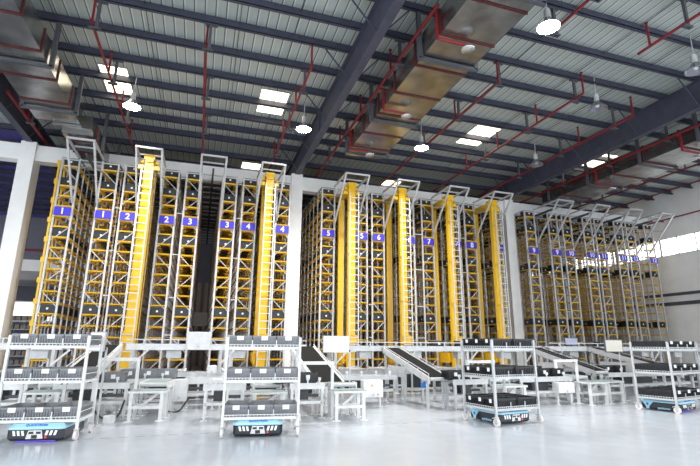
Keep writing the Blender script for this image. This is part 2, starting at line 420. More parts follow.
# ================================================================ DUCTS
def duct(label, x0, x1, y0, y1, z0, z1, flanges, hangers, heads=()):
    f = .944; x0 *= f; x1 *= f; y0 *= f; y1 *= f; z0, z1 = 1.6+(z0-1.6)*f, 1.6+(z1-1.6)*f; flanges = [q*f for q in flanges]; hangers = [min(PUR, key=lambda p: abs(p-q*f)) for q in hangers]
    xc = (x0+x1)/2; t = thing('air_duct', label, 'air duct', (xc, y0, z0)); hw = (x1-x0)/2; h = z1-z0
    MB().box(-hw,hw,0,y1-y0,0,h).build('duct_body', M['galv'], t)
    for f in flanges:
        MB().box(-hw-.035,hw+.035,f-y0-.025,f-y0+.025,-.035,.0).box(-hw-.035,-hw,f-y0-.025,f-y0+.025,0,h+.03).box(hw,hw+.035,f-y0-.025,f-y0+.025,0,h+.03).box(-hw,hw,f-y0-.025,f-y0+.025,h,h+.03).build('flange', M['flange'], t)
    for f in hangers:
        b = MB().box(-hw-.14,hw+.14,f-y0-.05,f-y0+.05,-.13,-.04)
        for s in (-1,1): b.box(s*(hw+.1)-.06, s*(hw+.1)+.06, f-y0-.05, f-y0+.05, -.1, 10.79-z0)
        b.build('hanger', M['dgrey'], t)
    return t
duct('large silver air duct with red flanges, under the roof above sign 1', -6.55,-5.05, 8.0,18.6, 9.86,10.6, [9.2,10.6,12.2,13.8,15.4,17.0], [10.2,14.15,17.13])
d2 = duct('short narrower silver duct section ending just above rack of sign 1', -5.75,-4.65, 18.95,23.5, 9.6,10.25, [19.6,20.9], [19.93,22.7])
MB().frustum((-.75,.52,-.30,0,.12),(-.75,.52,-.30,0,.6)).build('transition', M['galv'], d2)
duct('large silver air duct with yellow reflections, ending above aisle 5', 5.62,7.3, 3.0,18.0, 9.86,10.62, [5.0,6.5,8.0,9.4,10.9,12.5,14.0,15.6,17.0], [7.35,10.22,14.15,17.13])
duct('long silver air duct beyond the second rafter near the side wall', 18.95,21.0, 5.0,21.0, 9.9,10.65, [7.5,9.2,10.9,12.6,14.3,16.0,17.7,19.4], [8.8,11.55,14.15,17.13,19.93])

# ================================================================ SPRINKLER PIPES
def head(t, p, down=False):
    s = -1 if down else 1
    MB().tube(p, (p[0],p[1],p[2]+s*.05), .03, 8).tube((p[0],p[1],p[2]+s*.05),(p[0],p[1],p[2]+s*.06),.055,8).build('sprinkler_head', M['flange'], t)
def pipe(label, x, y0, y1, z, risers, hang, r=.042, extra=()):
    if z in (10.4, 10.3):
        f = (z-.4-1.6)/(z-1.6); z -= .4; x *= f; y0 *= f; risers = [q*f for q in risers]; hang = [q*f for q in hang]
    t = thing('sprinkler_pipe', label, 'sprinkler pipe', (x, y0, z))
    MB().tube((0,0,0),(0,y1-y0,0),r,8).build('main_pipe', M['red'], t)
    for yy in risers:
        MB().tube((0,yy-y0,0),(0,yy-y0,.72),r*.8,8).build('riser', M['red'], t)
        head(t, (0,yy-y0,.72))
    for yy in hang:
        yp = min(PUR, key=lambda p: abs(p-yy))
        b = MB().box(.05,.13,yp-y0-.035,yp-y0+.035,-.12,10.79-z).box(-.1,.2,yp-y0-.06,yp-y0+.06,-.12,-.07).box(-.06,.28,yp-y0-.06,yp-y0+.06,10.75-z,10.79-z)
        b.build('pipe_hanger', M['dgrey'], t)
    for pts in extra:
        MB().path(pts, r*.9).build('branch_pipe', M['red'], t)
        e = pts[-1]
        d = MB().lathe([(.0,-.16),(.17,-.14),(.19,-.11),(.05,-.05),(.04,0)], e, 14); d.build('sprinkler_plate', M['silver'], t)
    return t
pipe('red sprinkler pipe above aisles 1 and 2, passing the first lamp', -3.58,12.72,23.0,10.4,[12.72,15.3,17.9,20.4],[12.7,15.65,18.7])
pipe('red sprinkler pipe above aisle 3, between sign 2 and sign 4', -.5,12.9,23.0,10.4,[12.95,15.9,19.0],[12.7,15.65,18.66])
pipe('red sprinkler pipe left of the big rafter, above aisle 4', 2.8,12.75,23.0,10.4,[12.8,15.4,18.2,20.6],[14.15,17.13,19.93])
pipe('red sprinkler pipe between the big rafter and the long duct', 5.35,9.0,23.0,10.4,[12.2,15.2,18.0],[11.55,14.15,17.13,19.93], .048,
     extra=[[(0,4.1,0),(.18,4.1,0),(.18,4.1,-.75),(1.0,4.1,-.75)],[(0,7.5,0),(.12,7.5,0),(.12,7.5,-.75),(.95,7.5,-.75)],[(0,.3,0),(.12,.3,0),(.12,.3,-.75),(1.0,.3,-.75)]])
pipe('short red sprinkler pipe running past the bright lamp, out of the frame', 9.0,4.0,8.35,10.4,[5.2],[5.9,7.35,8.8])
pipe('red sprinkler pipe right of the long duct, above aisle 6', 9.1,11.6,23.0,10.4,[11.6,14.4,17.2],[11.55,14.15,17.13])
pipe('short red sprinkler pipe at the top edge near the grey lamps', 12.25,4.0,8.5,10.4,[8.5],[7.35,5.9])
pipe('red sprinkler pipe above aisles 7 and 8, left of the second rafter', 12.4,11.2,23.0,10.4,[11.2,13.6,16.2,18.8],[11.55,14.15,17.13])
pipe('red sprinkler pipe close along the second rafter', 15.55,11.9,23.0,10.4,[11.9,14.6,17.3],[12.72,15.65,18.66])
pipe('red sprinkler pipe under the duct near the side wall', 18.5,8.0,24.0,10.3,[],[10.2,12.7,15.65,18.66], .055,
     extra=[[(0,4.2,0),(.2,4.2,0),(.2,4.2,-.65),(1.1,4.2,-.65)],[(0,8.4,0),(.2,8.4,0),(.2,8.4,-.65),(1.1,8.4,-.65)]])
pipe('red sprinkler pipe above aisle 11, beyond the far duct', 22.6,8.0,24.0,10.3,[12.0,15.0,18.0],[11.55,14.15,17.13,19.93])
pipe('red pipe high along the off-white side wall', 26.7,6.0,25.0,10.9,[],[8.8,11.55,14.15,17.13,19.93])
t = pipe('lower red pipe along the side wall above the window strip', 26.95,6.0,20.9,9.25,[],[])
for yy in (8,12,16,20): MB().box(.0,.33,yy-6-.03,yy-6+.03,-.04,.04).build('wall_clip', M['dgrey'], t)
pipe('red pipe on the left rafter above the first column', -6.95,17.0,23.5,10.0,[19.0],[18.66], .06, extra=[[(0,2.4,0),(0,2.4,.25),(.9,2.4,.25)]])
t = thing('sprinkler_pipe', 'thin red pipe in the neighbouring hall left of rack 1', 'sprinkler pipe', (-20,29.6,6.7)); MB().tube((0,0,0),(12,0,0),.07).build('main_pipe', M['red'], t); MB().tube((10.2,0,0),(10.2,0,3.6),.06).build('riser', M['red'], t)

# ================================================================ HIGH-BAY LAMPS
def make_lamp(lit):
    t = thing('high_bay_lamp', 'x', 'lamp', (0,0,9.9), 0, 'high bay lamps under the roof')
    MB().lathe([(.0,.16),(.09,.16),(.11,.12),(.30,-.10),(.31,-.11),(.29,-.11),(.10,.10),(.0,.11)], n=24).build('reflector_shade', M['shade'], t)
    MB().tube((0,0,.16),(0,0,.42),.085,14).tube((0,0,.42),(0,0,.47),.05,12).build('ballast_housing', M['pale'], t)
    MB().lathe([(0,-.06),(.05,-.05),(.07,.0),(.05,.06),(0,.09)], n=14).build('bulb', M['lamp'] if lit else M['paper'], t)
    if lit: MB().lathe([(.285,-.105),(.0,-.107)], n=24).build('diffuser', M['lamp'], t)
    MB().tube((0,0,.47),(.03,0,1.16),.016,6).build('hanging_rod', M['pale'], t)
    return t
LAMPS = [(-2.93,16.31,1,'lit lamp hanging nearest the left skylight'),(3.28,16.05,1,'brightly lit lamp hanging beside the big rafter'),(8.47,16.12,1,'lit white lamp right of the long duct end'),
         (8.18,8.19,1,'brightest lamp at the top, beside the long duct'),(12.86,11.08,0,'unlit grey lamp left of the second rafter'),(13.86,8.34,0,'unlit grey lamp cut by the right frame edge'),(14.4,16.06,0,'small unlit lamp low beside the second rafter')]
lp = {}
for x, y, lit, l in LAMPS:
    o = make_lamp(lit) if lit not in lp else copy_tree(lp[lit]); lp.setdefault(lit, o)
    o.location = (x*.997, y, 9.9); o['label'] = l
    if lit:
        L = bpy.data.lights.new('lamp_light', 'SPOT'); L.energy = 1800; L.spot_size = 2.5; L.spot_blend = .8; L.shadow_soft_size = .25; L.color = (1,.98,.95)
        lo = bpy.data.objects.new('lamp_light', L); COL.objects.link(lo); lo.location = (x, y, 9.72)

# ================================================================ CARTS, TOTES, ROBOTS
def caster(t, x, y):
    c = MB().tube((x-.022,y,.08),(x+.022,y,.08),.08,18).build('caster', M['rubber'], t)
    MB().tube((x-.026,y,.08),(x+.026,y,.08),.035,10).build('hub', M['pink'], c)
    MB().box(x-.032,x-.024,y-.03,y+.03,.07,.17).box(x+.024,x+.032,y-.03,y+.03,.07,.17).box(x-.035,x+.035,y-.04,y+.04,.165,.18).bar((x-.02,y+.02,.18),(x-.02,y+.09,.15),.04,.012).build('fork', M['pale'], c)
SH = (.335, .96, 1.545)
def make_cart(label, loc, rz, w, d, m, peg_left=False):
    """front face is -y; origin at the front-left post foot"""
    t = thing('shelf_cart', label, 'cart', loc, rz)
    for x in (0, w):
        for y in (0, d):
            MB().box(x-.022,x+.022,y-.022,y+.022,.17,1.72).build('post', m, t)
            caster(t, x, y)
    for z in SH:
        b = MB().box(0,w,-.022,.012,z-.045,z).box(0,w,d-.012,d+.022,z-.045,z).box(-.022,.012,0,d,z-.045,z).box(w-.012,w+.022,0,d,z-.045,z)
        b.box(0,w,d*.33-.02,d*.33+.02,z-.03,z).box(0,w,d*.66-.02,d*.66+.02,z-.03,z)
        sh = b.build('shelf', m, t)
        f = MB()
        n = 22
        for i in range(1, n): f.box(w*i/n-.006, w*i/n+.006, -.02, -.008, z, z+.035)
        f.box(0,w,-.018,-.010,z+.03,z+.042).box(0,w,d+.010,d+.018,z+.09,z+.1)
        n = 14
        for i in range(1, n): f.box(-.02,-.008, d*i/n-.006, d*i/n+.006, z, z+.035)
        f.box(-.018,-.010,0,d,z+.03,z+.042).box(w+.008,w+.016,0,d,z+.10,z+.112)
        f.build('wire_guard', m, sh)
        for i in (1, 2): MB().box(w*i/3-.008,w*i/3+.008,-.02,.0,z,z+.12).build('divider', m, sh)
    return t
tk = {}
def put_tote(key, loc, rz, label):
    name, w, d, h, m, group, kw = key
    kk = (name, w, d, h, m.name, group)
    o = make_tote(name, w, d, h, m, group, **kw) if kk not in tk else copy_tree(tk[kk]); tk.setdefault(kk, o)
    o.location = loc; o.rotation_euler = (0,0,rz); o['label'] = label
    return o
def W(loc, rz, x, y, z=0):
    return (loc[0]+x*math.cos(rz)-y*math.sin(rz), loc[1]+x*math.sin(rz)+y*math.cos(rz), z)
SHN = ['bottom', 'middle', 'top']
R = math.radians
CART = []
def cart(who, loc, rz, w, d, m, tm, grid, fmt, lab=True):
    make_cart(who[0], loc, rz, w, d, m)
    nx, ny, face = grid
    for si, z in enumerate(SH):
        for i in range(nx):
            for j in range(ny):
                if face == 'front': tw, td, r2 = w/nx-.035, d/ny-.05, rz
                else: tw, td, r2 = d/ny-.03, w/nx-.05, rz - PI/2
                x = w*(i+.5)/nx; y = d*(j+.5)/ny
                put_tote(('cart_tote', round(tw,3), round(td,3), .195, tm, who[1], dict(ribs=9 if face == 'front' else 6, lab=(.12,.075) if face == 'front' else (.07,.075), lz=.78 if face=='front' else .72)),
                         W(loc, rz, x, y, z+.003), r2, fmt(si, i, j))
POS3 = ['left', 'middle', 'right']
cart(('white shelf cart at the left edge with three shelves of daylit-grey black totes','daylit-grey black totes on the far left cart'), (-3.08,9.42,0), R(-7), 1.25, .72, M['white'], M['tote_grey_lit'], (3,1,'front'),
     lambda s,i,j: '%s daylit-grey black tote on the %s shelf of the far left cart' % (POS3[i], SHN[s]))
cart(('white shelf cart with three rows of daylit-grey black totes, in front of the white console','daylit-grey black totes on the second cart from the left'), (.52,8.78,0), R(-8), 1.32, .74, M['white'], M['tote_grey_lit'], (3,1,'front'),
     lambda s,i,j: '%s daylit-grey black tote on the %s shelf of the second cart from the left' % (POS3[i], SHN[s]))
cart(('pale grey shelf cart with black totes, standing turned, third from the left','black totes on the turned third cart'), (5.88,8.38,0), R(8), 1.2, .96, M['pale'], M['black'], (2,3,'left'),
     lambda s,i,j: 'black tote on the third cart, %s shelf, %s column, %s from the front' % (SHN[s], ('label-side','far-side')[i], ORD[j]))
cart(('pale grey shelf cart with black totes, partly cut by the right edge','black totes on the far right cart'), (11.31,8.71,0), R(13), 1.52, .90, M['pale'], M['black'], (3,1,'front'),
     lambda s,i,j: '%s black tote on the %s shelf of the far right cart' % (POS3[i], SHN[s]))

def make_robot(label, loc, rz):
    """transport robot; front is -y, origin at the middle of its front foot line"""
    t = thing('transport_robot', label, 'robot', loc, rz, 'low blue and black transport robots')
    w, l = .43, .95
    def oct(k, y0, y1, c): return [(-k+c,y0),(k-c,y0),(k,y0+c),(k,y1-c),(k-c,y1),(-k+c,y1),(-k,y1-c),(-k,y0+c)]
    b = MB()
    def loft(layers, mi=0):
        n = 8; vs = []
        for poly, z in layers: vs += [(x,y,z) for x,y in poly]
        fs = [tuple(range(n))[::-1], tuple(range((len(layers)-1)*n, len(layers)*n))]
        for q in range(len(layers)-1):
            for i in range(n): fs.append((q*n+i, q*n+(i+1)%n, (q+1)*n+(i+1)%n, (q+1)*n+i))
        return MB().add(vs, fs, mi)
    loft([(oct(w-.02,.03,l-.03,.05),.025),(oct(w,.0,l,.05),.06),(oct(w,.0,l,.05),.2)]).build('body', M['gloss'], t, .006)
    loft([(oct(w+.004,-.004,l+.004,.05),.20),(oct(w+.002,-.002,l+.002,.05),.235),(oct(w-.05,.05,l-.05,.06),.282),(oct(w-.06,.06,l-.06,.06),.285)]).build('top_cover', M['cyan'], t, .006)
    MB().tube((0,l/2,.285),(0,l/2,.300),.27,28).build('turntable', M['dgrey'], t)
    for s in (-1, 1):
        for k in range(3):
            x = s*(.17+.065*k)
            MB().prism([(x-.02,.11),(x+.018,.11),(x+.018+s*.02,.185),(x-.02+s*.02,.185)],'y',-.008,-.002).build('light_bar', M['paper'], t)
    p = MB().prism([(-.13,.06),(.13,.06),(.10,.19),(-.10,.19)],'y',-.010,-.003).build('sensor_panel', M['silver'], t)
    MB().box(-.09,-.02,-.016,-.009,.135,.17).box(.02,.09,-.016,-.009,.135,.17).box(-.045,.04,-.016,-.009,.065,.12).build('sensor_window', M['black'], p)
    MB().tube((.17,-.014,.08),(.17,-.004,.08),.015,12).build('stop_button', M['redled'], t)
    # side marks: pale blue Y with a darker star, and a line of lettering
    for s in (-1,):
        x = s*(w+.004)
        MB().prism([(.75,.03),(.81,.03),(.83,.10),(.90,.20),(.64,.20),(.73,.10)],'x',x-.003,x+.003).build('side_mark', M['cyan'], t)
        MB().prism([(.78,.105),(.815,.145),(.78,.185),(.745,.145)],'x',x-.006,x-.003).build('emblem', M['dblue'], t)
        text('lettering', 'quicktron', .075, M['cyan'], t, (x-.004,.40,.065), (PI/2,0,-PI/2))
    text('lettering', 'QUICKTRON', .055, M['dblue'], t, (0,.028,.262), (R(45),0,0))
    if 'far' in label: MB().box(-.3,.3,.06,.08,.012,.024).build('underglow_strip', M['purple'], t)
    for xx in (-.3,.3): MB().tube((xx-.03,l/2,.06),(xx+.03,l/2,.06),.06,14).build('drive_wheel', M['dgrey'], t)
    return t
make_robot('blue-topped transport robot under the far left cart', (-2.43,9.22,0), R(-8))
make_robot('blue-topped transport robot under the second cart from the left', (1.13,8.66,0), R(-8))
make_robot('blue-topped transport robot under the turned third cart, side mark showing', (6.50,8.58,0), R(9))
make_robot('blue-topped transport robot under the far right cart, violet glow beneath', (11.95,8.88,0), R(15))

# ================================================================ CONVEYORS
def legs(t, pts, z, m, w=.07, foot=True):
    for x, y in pts:
        l = MB().box(x-w/2,x+w/2,y-w/2,y+w/2,.06 if foot else 0,z)
        lo = l.build('leg', m, t)
        if foot: MB().box(x-.07,x+.07,y-.07,y+.07,0,.012).tube((x,y,.01),(x,y,.08),.022,8).build('foot_plate', m, lo)
def roller_conveyor(label, x0, y0, L, Wd, z, rz=0, m=None, box_side=.10, sensors=0, lower=True, group='roller conveyors'):
    """runs along +x from origin; rollers across y"""
    m = m or M['white']; t = thing('roller_conveyor', label, 'conveyor', (x0,y0,0), rz, group)
    MB().box(0,L,-.03,0,z-box_side,z+.02).build('side_rail', m, t); MB().box(0,L,Wd,Wd+.03,z-box_side,z+.02).build('side_rail', m, t)
    n = max(4, int(L/.11)); r = MB()
    for i in range(n): r.tube((L*(i+.5)/n,0,z-.03),(L*(i+.5)/n,Wd,z-.03),.03,8)
    r.build('roller_bed', M['cgrey'], t)
    k = max(2, int(L/1.3)+1)
    legs(t, [(.06+(L-.12)*i/(k-1), y) for i in range(k) for y in (.0,Wd)], z-box_side, m, .06)
    if lower:
        MB().box(.05,L-.05,-.03,.03,z-.42,z-.36).build('cross_rail', m, t); MB().box(.05,L-.05,Wd-.03,Wd+.03,z-.42,z-.36).build('cross_rail', m, t)
        MB().box(L*.25,L*.55,.05,Wd-.05,z-.34,z-box_side-.03).build('drive_motor', M['black'], t)
        MB().box(.1,L-.1,Wd*.4,Wd*.6,z-.30,z-.24).build('cable_duct', M['dgrey'], t)
    for i in range(sensors):
        x = L*(i+.5)/sensors; MB().box(x-.015,x+.015,-.05,-.02,z,z+.11).box(x-.03,x+.03,-.06,-.01,z+.08,z+.14).build('sensor_post', M['white'], t)
    return t
def belt_conveyor(label, x0, y0, L, Wd, z, rz=0, m=None, belt='green'):
    """runs along +y from origin"""
    m = m or M['white']; t = thing('belt_conveyor', label, 'conveyor', (x0,y0,0), rz, 'short belt conveyors')
    for x in (-.03, Wd): MB().box(x,x+.03,0,L,z-.13,z+.01).build('side_rail', m, t)
    MB().box(0,Wd,.03,L-.03,z-.012,z).box(0,Wd,.03,L-.03,z-.09,z-.08).build('belt', M[belt], t)
    MB().tube((0,.03,z-.045),(Wd,.03,z-.045),.045,12).build('end_roller', M['pale'], t); MB().tube((0,L-.03,z-.045),(Wd,L-.03,z-.045),.045,12).build('end_roller', M['pale'], t)
    legs(t, [(x,y) for x in (0,Wd) for y in (.25,L-.25)], z-.12, m, .06)
    MB().box(0,Wd,.22,.28,.3,.35).build('cross_rail', m, t)
    return t
def picking_table(label, x, y, w, d, z, rz):
    t = thing('picking_table', label, 'table', (x,y,0), rz, 'picking tables at the stations'); m = M['white']
    MB().box(-.07,w+.07,-.06,d,z-.045,z-.003).build('table_frame', m, t)
    MB().box(-.06,w+.06,-.05,d-.01,z-.002,z+.006).build('tabletop', M['green'], t)
    for x_ in (0,w):
        for y_ in (0,d-.08):
            l = MB().box(x_-.035,x_+.035,y_-.03,y_+.03,.012,z-.04).build('leg', m, t)
            MB().box(x_-.09,x_+.09,y_-.06,y_+.06,0,.012).build('foot_plate', m, l)
    MB().box(0,w,-.02,.02,.25,.31).build('cross_rail', m, t); MB().box(0,w,d-.1,d-.06,.25,.31).build('cross_rail', m, t)
    MB().bar((w*.30,d*.4,.30),(w*.85,d*.4,z-.05),.05).build('diagonal_brace', m, t)
    return t
def frame_n(label, x, y, w, z, rz, left_to, right_to):
    t = thing('tote_stop_frame', label, 'frame', (x,y,0), rz, 'white bent frames over the conveyors'); m = M['white']
    MB().box(-.035,w+.035,-.035,.035,z-.07,z).build('top_bar', m, t)
    MB().box(-.03,.03,-.028,.028,left_to,z-.05).build('post', m, t); MB().box(w-.03,w+.03,-.028,.028,right_to,z-.05).build('post', m, t)
    return t
def monitor(label, x, y, z, w, h, rz, scr, foot_z, sx=.36):
    """screen centre at x,y,z; the stand goes down behind it to foot_z"""
    t = thing('monitor', label, 'monitor', (x,y,foot_z), rz, 'station monitors'); z -= foot_z
    MB().box(-w/2-.03,w/2+.03,0,.045,z-h/2-.03,z+h/2+.03).build('bezel', M['dgrey'] if scr != 'screen' else M['pale'], t, .006)
    MB().box(-w/2,w/2,-.004,.0,z-h/2,z+h/2).build('screen', M[scr], t)
    MB().bar((0,.05,z-.02),(sx,.12,z-.16),.05).build('arm', M['dgrey'], t); MB().box(sx-.015,sx+.015,.105,.135,.01,z-.12).box(sx-.1,sx+.1,.02,.22,0,.012).build('stand', M['pale'], t)
    return t
def cabinet(label, x, y, z0, w, h, d, rz=0, sticker=False, feet=True):
    t = thing('control_cabinet', label, 'cabinet', (x,y,0), rz, 'white control cabinets')
    MB().box(0,w,0,d,z0,z0+h).build('body', M['white'], t, .008)
    dr = MB().box(.012,w-.012,-.015,0,z0+.012,z0+h-.012).build('door', M['white'], t)
    MB().tube((w*.5,-.03,z0+.13*h+.02),(w*.5,-.014,z0+.13*h+.02),.028,12).build('rotary_handle', M['grey'], dr)
    if sticker:
        MB().prism([(w*.42-.03,z0+h*.72-.03),(w*.42+.03,z0+h*.72-.03),(w*.42,z0+h*.72+.03)],'y',-.018,-.014).build('warning_sticker', M['yellow'], dr)
        MB().tube((w*.72,-.03,z0+.08),(w*.72,-.014,z0+.08),.02,10).build('stop_button', M['redled'], dr)
    if feet:
        for xx in (.05,w-.05): MB().box(xx-.02,xx+.02,d/2-.02,d/2+.02,0,z0).box(xx-.05,xx+.05,d/2-.05,d/2+.05,0,.01).build('leg', M['white'], t)
    return t
def incline(label, x, y_top, y_bot, z_top, z_bot, w, m, rails=True, skirt=.16, nleg=3, dark=False):
    """belt from the overhead line (y_top) down towards the viewer (y_bot); x = left edge of belt"""
    t = thing('incline_conveyor', label, 'conveyor', (x,y_bot,0), 0, 'inclined belt conveyors'); L = y_top-y_bot; dz = z_top-z_bot
    def Z(y): return z_bot + dz*y/L
    for xx in (-.05, w):
        MB().prism([(0,z_bot-skirt),(0,z_bot+.012),(L,z_top+.012),(L,z_top-skirt)],'x',xx,xx+.05).build('side_panel', m, t)
    MB().prism([(0,z_bot-.02),(0,z_bot),(L,z_top),(L,z_top-.02)],'x',0.005,w-.005).build('belt', M['belt'], t)
    MB().tube((0,0,z_bot-.04),(w,0,z_bot-.04),.045,12).build('end_roller', M['pale'], t)
    if rails:
        for xx in (-.03, w+.03):
            g = MB().bar((xx,.0,z_bot+.09),(xx,L,z_top+.06),.016)
            for i in range(6):
                yy = L*i/5*.98+.02; g.box(xx-.008,xx+.008,yy-.008,yy+.008,Z(yy),Z(yy)+.09-.03*i/5)
            g.build('guard_rail', M['dgrey'] if dark else m, t)
    for i in range(nleg):
        yy = .12+(L-.3)*i/max(1,nleg-1)
        for xx in (-.02,w+.02):
            l = MB().box(xx-.03,xx+.03,yy-.03,yy+.03,.012,Z(yy)-skirt+.06).build('leg', m, t)
            MB().box(xx-.06,xx+.06,yy-.06,yy+.06,0,.012).build('foot_plate', m, l)
        MB().box(-.02,w+.02,yy-.02,yy+.02,.32,.37).build('cross_rail', m, t)
    MB().box(-.07,-.02,L*.45,L*.85,Z(L*.45)-.42,Z(L*.45)-.12).build('drive_cover', m, t)
    MB().tube((-.12,.25,z_bot-.2),(-.0,.25,z_bot-.2),.07,12).build('drive_motor', M['dblue'] if 'cranes' in label else M['black'], t)
    return t

# overhead transfer line
def overhead(label, x0, x1, y, z, m, wd=.75):
    t = thing('overhead_conveyor', label, 'conveyor', (x0,y,0)); L = x1-x0
    MB().box(0,L,0,.04,z-.17,z).build('side_rail', m, t); MB().box(0,L,wd,wd+.04,z-.17,z).build('side_rail', m, t)
    b = MB().box(0,L,.04,wd,z-.06,z-.03); b.build('roller_bed', M['grey'], t)
    n = max(2, int(L/2.4)+1)
    for i in range(n):
        xx = .2+(L-.4)*i/(n-1)
        for yy in (.05,wd-.02):
            l = MB().box(xx-.04,xx+.04,yy-.03,yy+.05,.012,z-.17).build('leg', M['pale'], t); MB().box(xx-.09,xx+.09,yy-.08,yy+.1,0,.012).build('foot_plate', M['pale'], l)
        MB().bar((xx,.02,z-.55),(xx+.38,.02,z-.17),.05).build('knee_brace', m, t)
    for i in range(int(L/.9)):
        xx = .45+i*.9; MB().box(xx-.02,xx+.02,-.03,.0,z-.02,z+.10).build('sensor_post', M['pale'], t)
        if i % 2: MB().box(xx-.3,xx+.1,.15,.5,z-.40,z-.18).build('drive_motor', M['pale'], t)
    MB().box(0,L,.0,.03,z+.10,z+.13).build('guard_rail', M['grey'], t)
    return t
overhead('white overhead transfer conveyor in front of aisles 2 to 4', -1.88, 3.2, 14.1, 1.58, M['white'])
overhead('grey overhead transfer conveyor in front of the yellow cranes', 3.95, 11.5, 14.1, 1.56, M['pale'])
overhead('dark grey overhead transfer conveyor in front of aisles 9 to 12', 12.4, 22.5, 14.1, 1.58, M['pale'])
overhead('white overhead transfer conveyor behind the far left cart', -7.0, -3.4, 14.1, 1.58, M['white'])

incline('white inclined conveyor just right of the far left cart', -2.50, 14.05, 10.95, 1.55, 1.02, .5, M['white'])
incline('white inclined conveyor with wide black belt behind the second cart', 2.72, 14.05, 10.88, 1.53, .72, .66, M['white'])
incline('pale grey inclined conveyor with black belt in front of the cranes', 5.76, 14.05, 10.95, 1.50, .78, .52, M['pale'])
incline('grey inclined conveyor with dark rails behind the third cart', 11.55, 14.1, 11.3, 1.53, .86, .45, M['cgrey'], dark=True, nleg=2)
incline('grey inclined conveyor descending behind the cream monitor', 14.2, 14.1, 10.6, 1.56, .86, .5, M['cgrey'], dark=True, nleg=2)

# long ground roller lines behind the stations
roller_conveyor('white roller line on the floor under the overhead line, left of the cabinets', -1.75,12.5,1.2,.5,.74,R(-3),M['white'],.12,3)
roller_conveyor('white roller line on the floor behind the second cart', -.25,12.9,2.7,.5,.72,R(-2),M['white'],.14,7)
roller_conveyor('grey roller line on the floor between the two black inclines', 3.75,12.4,1.7,.5,.74,0,M['pale'],.10,4)
roller_conveyor('grey roller line on the floor beyond the crane incline', 6.75,12.2,4.2,.5,.74,0,M['pale'],.12,7)
roller_conveyor('grey roller line on the floor behind the far right cart', 12.4,12.0,4.5,.5,.74,R(3),M['pale'],.12,7)

def added_infeed(label, x, w, m):  # added units; dark parts stand in for shade and clutter on the floor
    t = thing('added_infeed_conveyor', label, 'conveyor', (x,15.6,0), 0, 'added shade-dark conveyors at the aisle mouths')
    for xx in (-w/2, w/2-.05): MB().box(xx,xx+.05,0,2.2,.60,.74).build('side_rail', m, t)
    r = MB()
    for i in range(16): r.tube((-w/2+.05,.07+i*.137,.69),(w/2-.05,.07+i*.137,.69),.03,8)
    r.build('roller_bed', M['cgrey'], t)
    MB().box(-w/2+.06,w/2-.06,.15,2.0,.34,.56).build('shade_box', M['black'], t)
    MB().box(-w/2-.12,w/2+.12,-.06,.0,.22,.60).build('shade_front', M['dgrey'], t)
    MB().box(-w/2-.05,w/2+.05,-.10,-.06,.62,.70).build('front_rail', m, t)
    legs(t, [(xx,yy) for xx in (-w/2+.03,w/2-.03) for yy in (.1,2.1)], .60, m, .06)
    return t
for i, x in enumerate(AIS):
    added_infeed('added floor conveyor with shade-dark box at the mouth of aisle %d' % (i+1), x-.62, .56, M['white'] if i < 4 else M['pale'])
    added_infeed('second added shade-dark floor conveyor, right of the mouth of aisle %d' % (i+1), x+.62, .56, M['white'] if i < 4 else M['pale'])
def added_return_line(label, x0, x1, m):  # added line; its black panel stands in for shadow under the conveyors
    t = thing('added_return_conveyor', label, 'conveyor', (x0,14.95,0), 0, 'added shade-dark conveyors under the overhead line'); L = x1-x0
    MB().box(0,L,0,.04,.62,.76).build('side_rail', m, t); MB().box(0,L,.5,.54,.62,.76).build('side_rail', m, t)
    MB().box(0,L,.04,.5,.70,.74).build('belt', M['belt'], t)
    MB().box(.05,L-.05,.06,.10,.16,.60).build('shade_panel', M['black'], t)
    MB().box(0,L,-.02,.02,.10,.15).build('cross_rail', m, t)
    k = int(L/1.4)+1
    legs(t, [(.06+(L-.12)*i/(k-1), 0.0) for i in range(k)], .62, m, .06); legs(t, [(.06+(L-.12)*i/(k-1), .52) for i in range(k)], .62, m, .06)
    return t
added_return_line('added shade-dark return conveyor under the overhead line before aisles 1 to 4', -6.2, 3.3, M['white'])
added_return_line('added shade-dark return conveyor under the overhead line before the yellow cranes', 4.3, 15.6, M['pale'])
added_return_line('added shade-dark return conveyor before aisles 9 to 12', 16.6, 26.4, M['pale'])
TK = lambda m, g: ('conveyor_tote', .42, .34, .23, m, g, dict(ribs=9, lab=(.09,.09), lz=.6))
def station(nm, x, y, rz, m, tm, side, cab=None, tote=True, nf=True, beltL=.95, rollL=1.5):
    w, d, z = .61, .5, .61
    picking_table('white picking table with grey-green top, %s' % nm, x, y, w, d, z, rz)
    p = W((x,y), rz, .02, d+.06); belt_conveyor('short grey-green belt conveyor behind the picking table, %s' % nm, p[0], p[1], beltL, w-.04, .73, rz, m)
    p = W((x,y), rz, -.17-rollL, .45); roller_conveyor('white roller conveyor left of the picking table, %s' % nm, p[0], p[1], rollL, .5, .73, rz, m, .11, 3)
    if tote:
        p = W((x,y), rz, -.55, .70, .733); put_tote(TK(tm, 'totes waiting on the station conveyors'), p, rz, '%s tote waiting on the roller conveyor, %s' % (tote, nm))
        p = W((x,y), rz, -1.08, .70, .733); put_tote(TK(tm, 'totes waiting on the station conveyors'), p, rz, '%s tote queued further left on the roller conveyor, %s' % (tote, nm))
    if nf:
        p = W((x,y), rz, -.80, .36); frame_n('white bent bar frame above the conveyor, %s' % nm, p[0], p[1], .78, 1.28 if x < 0 else 1.22, rz, .98, .30)
station('seen through the far left cart', -3.25, 11.25, R(-8), M['white'], M['tote_grey_lit'], 0, tote='dark grey', nf=False, rollL=1.2)
station('right of the far left cart', -1.24, 11.0, R(-7), M['white'], M['tote_grey_lit'], 0, tote='dark grey', rollL=1.52)
